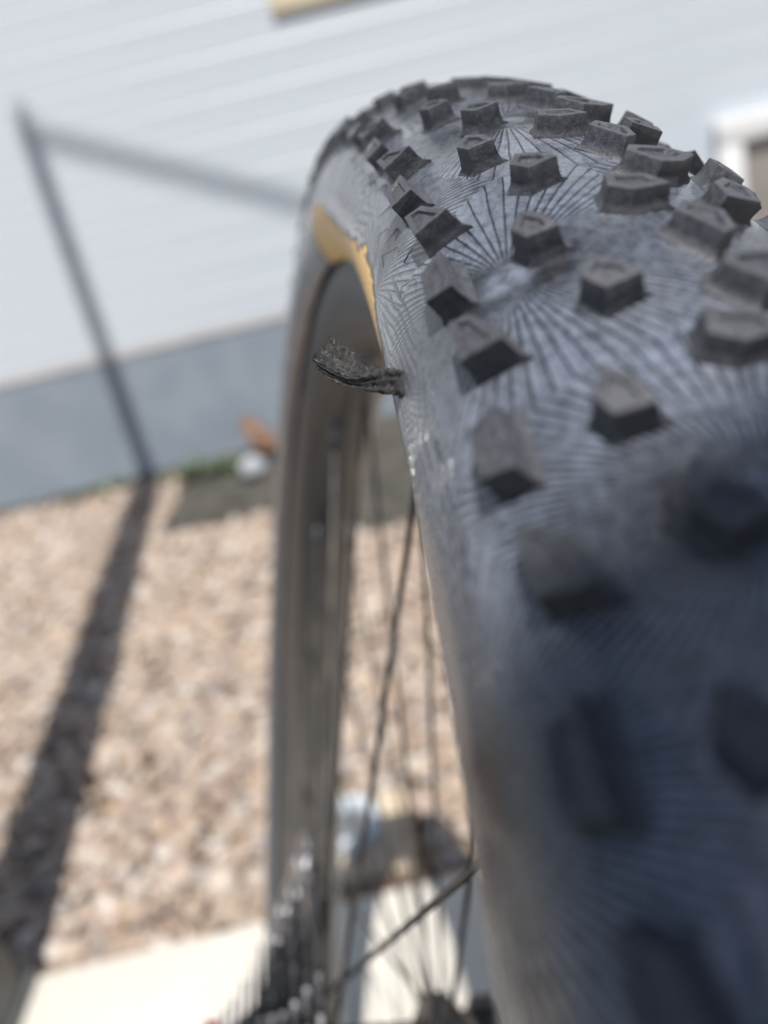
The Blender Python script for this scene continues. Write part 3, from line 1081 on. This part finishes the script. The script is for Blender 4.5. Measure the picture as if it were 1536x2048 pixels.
bm = bmesh.new()
ribbon(bm, r1, 0.00048, 3)
ribbon(bm, r2, 0.00050, 5)
gf = random.Random(21)
for k in range(46):
    t_ = gf.random()
    a_, b_, c_ = Vector((-162.69, 38.39, 294.54)) / 1000, Vector((-161.9, 40.8, 291.6)) / 1000, Vector((-163.39, 39.91, 289.58)) / 1000
    p_ = a_.lerp(b_, t_ * 2) if t_ < 0.5 else b_.lerp(c_, t_ * 2 - 1)
    d_ = (Vector((3.3, 2.4, 1.5)).normalized() + Vector((gf.gauss(0, .5), gf.gauss(0, .5), gf.gauss(0, .5)))).normalized()
    l_ = gf.uniform(0.0003, 0.0009)
    o_ = d_.orthogonal().normalized() * 0.00006
    q_ = d_.cross(o_)
    vs_ = [bm.verts.new(p_ - d_ * 0.0004 + o_), bm.verts.new(p_ - d_ * 0.0004 - o_ * 0.5 + q_), bm.verts.new(p_ - d_ * 0.0004 - o_ * 0.5 - q_), bm.verts.new(p_ + d_ * l_)]
    bm.faces.new((vs_[0], vs_[1], vs_[3]))
    bm.faces.new((vs_[1], vs_[2], vs_[3]))
    bm.faces.new((vs_[2], vs_[0], vs_[3]))
    bm.faces.new((vs_[0], vs_[2], vs_[1]))
pm = bmmesh('tyre_plug', bm, 60)
plug = link('tyre_plug', pm, M_PLUG)
plug.matrix_world = wheel.matrix_world.copy()
gr = random.Random(4)
V, F = [], []
for k in range(4):
    for i in range(26):
        a = 2 * math.pi * i / 26
        rr = (0.25 + 0.75 * k / 3) * (1.55 + 0.35 * math.sin(a * 3 + 1) + 0.25 * math.sin(a * 7) + gr.gauss(0, 0.07))
        V.append(surf(781.6 + rr * 1.25 * math.cos(a), -42.3 + rr * math.sin(a), [0.00075, 0.0005, 0.0002, -0.00008][k] + gr.gauss(0, 0.00003))[0])
for k in range(3):
    for i in range(26):
        j = (i + 1) % 26
        F.append((k * 26 + i, (k + 1) * 26 + i, (k + 1) * 26 + j, k * 26 + j))
F.append(tuple(range(26)))
link('residue', pymesh('residue', V, F, 60), M_PLUG, plug)
tag(plug, 'short black folded rubber plug strip poking out of the tyre sidewall', 'tyre plug')

# ------------------------------------------------------------------ cleanout block with pale pipe ring, dark strip in place of a shadow
blk = tag(empty('pipe_block', (0.790, 0.134, 0.0)), 'tan square block with a pale round pipe ring set in gravel', 'pipe block')
bm = bmesh.new()
box_bm(bm, -0.070, 0.070, -0.075, 0.075, -0.06, 0.006, 0.005)
link('block', bmmesh('block', bm, 35), M_BLOCK, blk)
ringm = revolve_y('pipe_ring', [(0.0, 0.0285), (0.0, 0.044), (0.010, 0.046), (0.015, 0.044), (0.0155, 0.032), (0.012, 0.0295)], 48, True, 40)
rg = link('pipe_ring', ringm, M_PVC, blk)
rg.rotation_euler = (R(90), 0, 0)
rg.location = (0.014, 0.002, 0.006)
cp = link('pipe_cap', revolve_y('pipe_cap', [(0.0, 0.0005), (0.0, 0.0284), (0.004, 0.0284), (0.005, 0.0005)], 40, True, 40), M_DARK, blk)
cp.rotation_euler = (R(90), 0, 0)
cp.location = (0.014, 0.002, 0.0062)
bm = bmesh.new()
box_bm(bm, 0.678, 0.712, 0.045, 0.235, -0.05, 0.010, 0.003)  # dark strip stands in for the shadow behind the slab edge
tag(link('shadow_strip', bmmesh('shadow_strip', bm, 35), M_SHADOW_STRIP), 'dark brown strip painted in place of the shadow between the concrete edge and the tan block', 'shadow strip')

# ------------------------------------------------------------------ small things on the soil bed
bm = bmesh.new()
bmesh.ops.create_icosphere(bm, subdivisions=3, radius=1.0)
for v in bm.verts:
    q = v.co
    s = 1 + 0.10 * math.sin(q.x * 4 + 1) + 0.08 * math.sin(q.y * 5 + q.z * 3)
    v.co = Vector((q.x * 0.050 * s, q.y * 0.042 * s, q.z * 0.036 * s))
st = link('stone', bmmesh('stone', bm, 180), M_STONE)
st.location = (2.44, 0.372, 0.045)
tag(st, 'rounded white stone lying on the dark soil by the wall', 'stone')


def leaf_mesh(name, L, W, curl, seed):
    g = random.Random(seed)
    V, F = [], []
    n, mm = 9, 5
    for i in range(n):
        t = i / (n - 1)
        w = W * math.sin(math.pi * min(1, t * 0.93 + 0.05)) ** 0.8
        for j in range(mm):
            s = j / (mm - 1) - 0.5
            V.append((L * (t - 0.5), s * w, curl * (4 * (t - 0.5) ** 2 + 1.5 * abs(s)) + g.gauss(0, 0.001)))
    for i in range(n - 1):
        for j in range(mm - 1):
            a = i * mm + j
            F.append((a, a + 1, a + mm + 1, a + mm))
    me = pymesh(name, V, F, 180)
    return me


for (x, y, z, L, W, rz, ry, lab) in [(2.70, 0.37, 0.085, 0.16, 0.09, 0.5, -0.5, 'curled orange brown leaf leaning against the foundation'),
                                     (2.62, 0.33, 0.050, 0.11, 0.07, -0.8, -0.2, 'smaller brown leaf lying beside the curled orange leaf')]:
    lf = link('fallen_leaf', leaf_mesh('fallen_leaf', L, W, 0.02, int(x * 100)), M_LEAF)
    lf.location = (x, y, z)
    lf.rotation_euler = (0.2, ry, rz)
    sm = lf.modifiers.new('thickness', 'SOLIDIFY')
    sm.thickness = 0.0012
    tag(lf, lab, 'leaf', 'fallen leaves on the soil')


def weed(x, y, n, L, seed):
    g = random.Random(seed)
    V, F = [], []
    for k in range(n):
        a = g.uniform(0, 6.28)
        bx, by = g.gauss(0, 0.03), g.gauss(0, 0.03)
        l, wd, up = L * g.uniform(0.6, 1.2), L * g.uniform(0.10, 0.2), g.uniform(0.5, 1.3)
        o = len(V)
        for i in range(5):
            t = i / 4
            px, py = bx + math.cos(a) * l * t * 0.8, by + math.sin(a) * l * t * 0.8
            pz = l * up * (t - 0.55 * t * t)
            w = wd * math.sin(math.pi * (0.12 + 0.85 * t))
            V += [(px - math.sin(a) * w, py + math.cos(a) * w, pz), (px, py, pz - w * 0.25), (px + math.sin(a) * w, py - math.cos(a) * w, pz)]
        for i in range(4):
            for j in range(2):
                q = o + i * 3 + j
                F.append((q, q + 1, q + 4, q + 3))
    o = link('weed', pymesh('weed', V, F, 180), M_WEED)
    o.location = (x, y, 0.008)
    return o


for i, (x, y, n, L, lab) in enumerate([
        (2.72, 1.02, 22, 0.055, 'low green weed at the foot of the foundation, leftmost one'),
        (2.73, 0.90, 26, 0.060, 'low green weed against the foundation just left of the post shadow'),
        (2.66, 0.61, 34, 0.075, 'green weed on the soil just right of the post shadow'),
        (2.60, 0.48, 34, 0.080, 'green weed between the post shadow and the white stone'),
        (2.52, 0.42, 18, 0.060, 'small green weed close to the white stone')]):
    tag(weed(x, y, n, L, 30 + i), lab, 'weed', 'weeds along the wall')

bpy.context.view_layer.update()
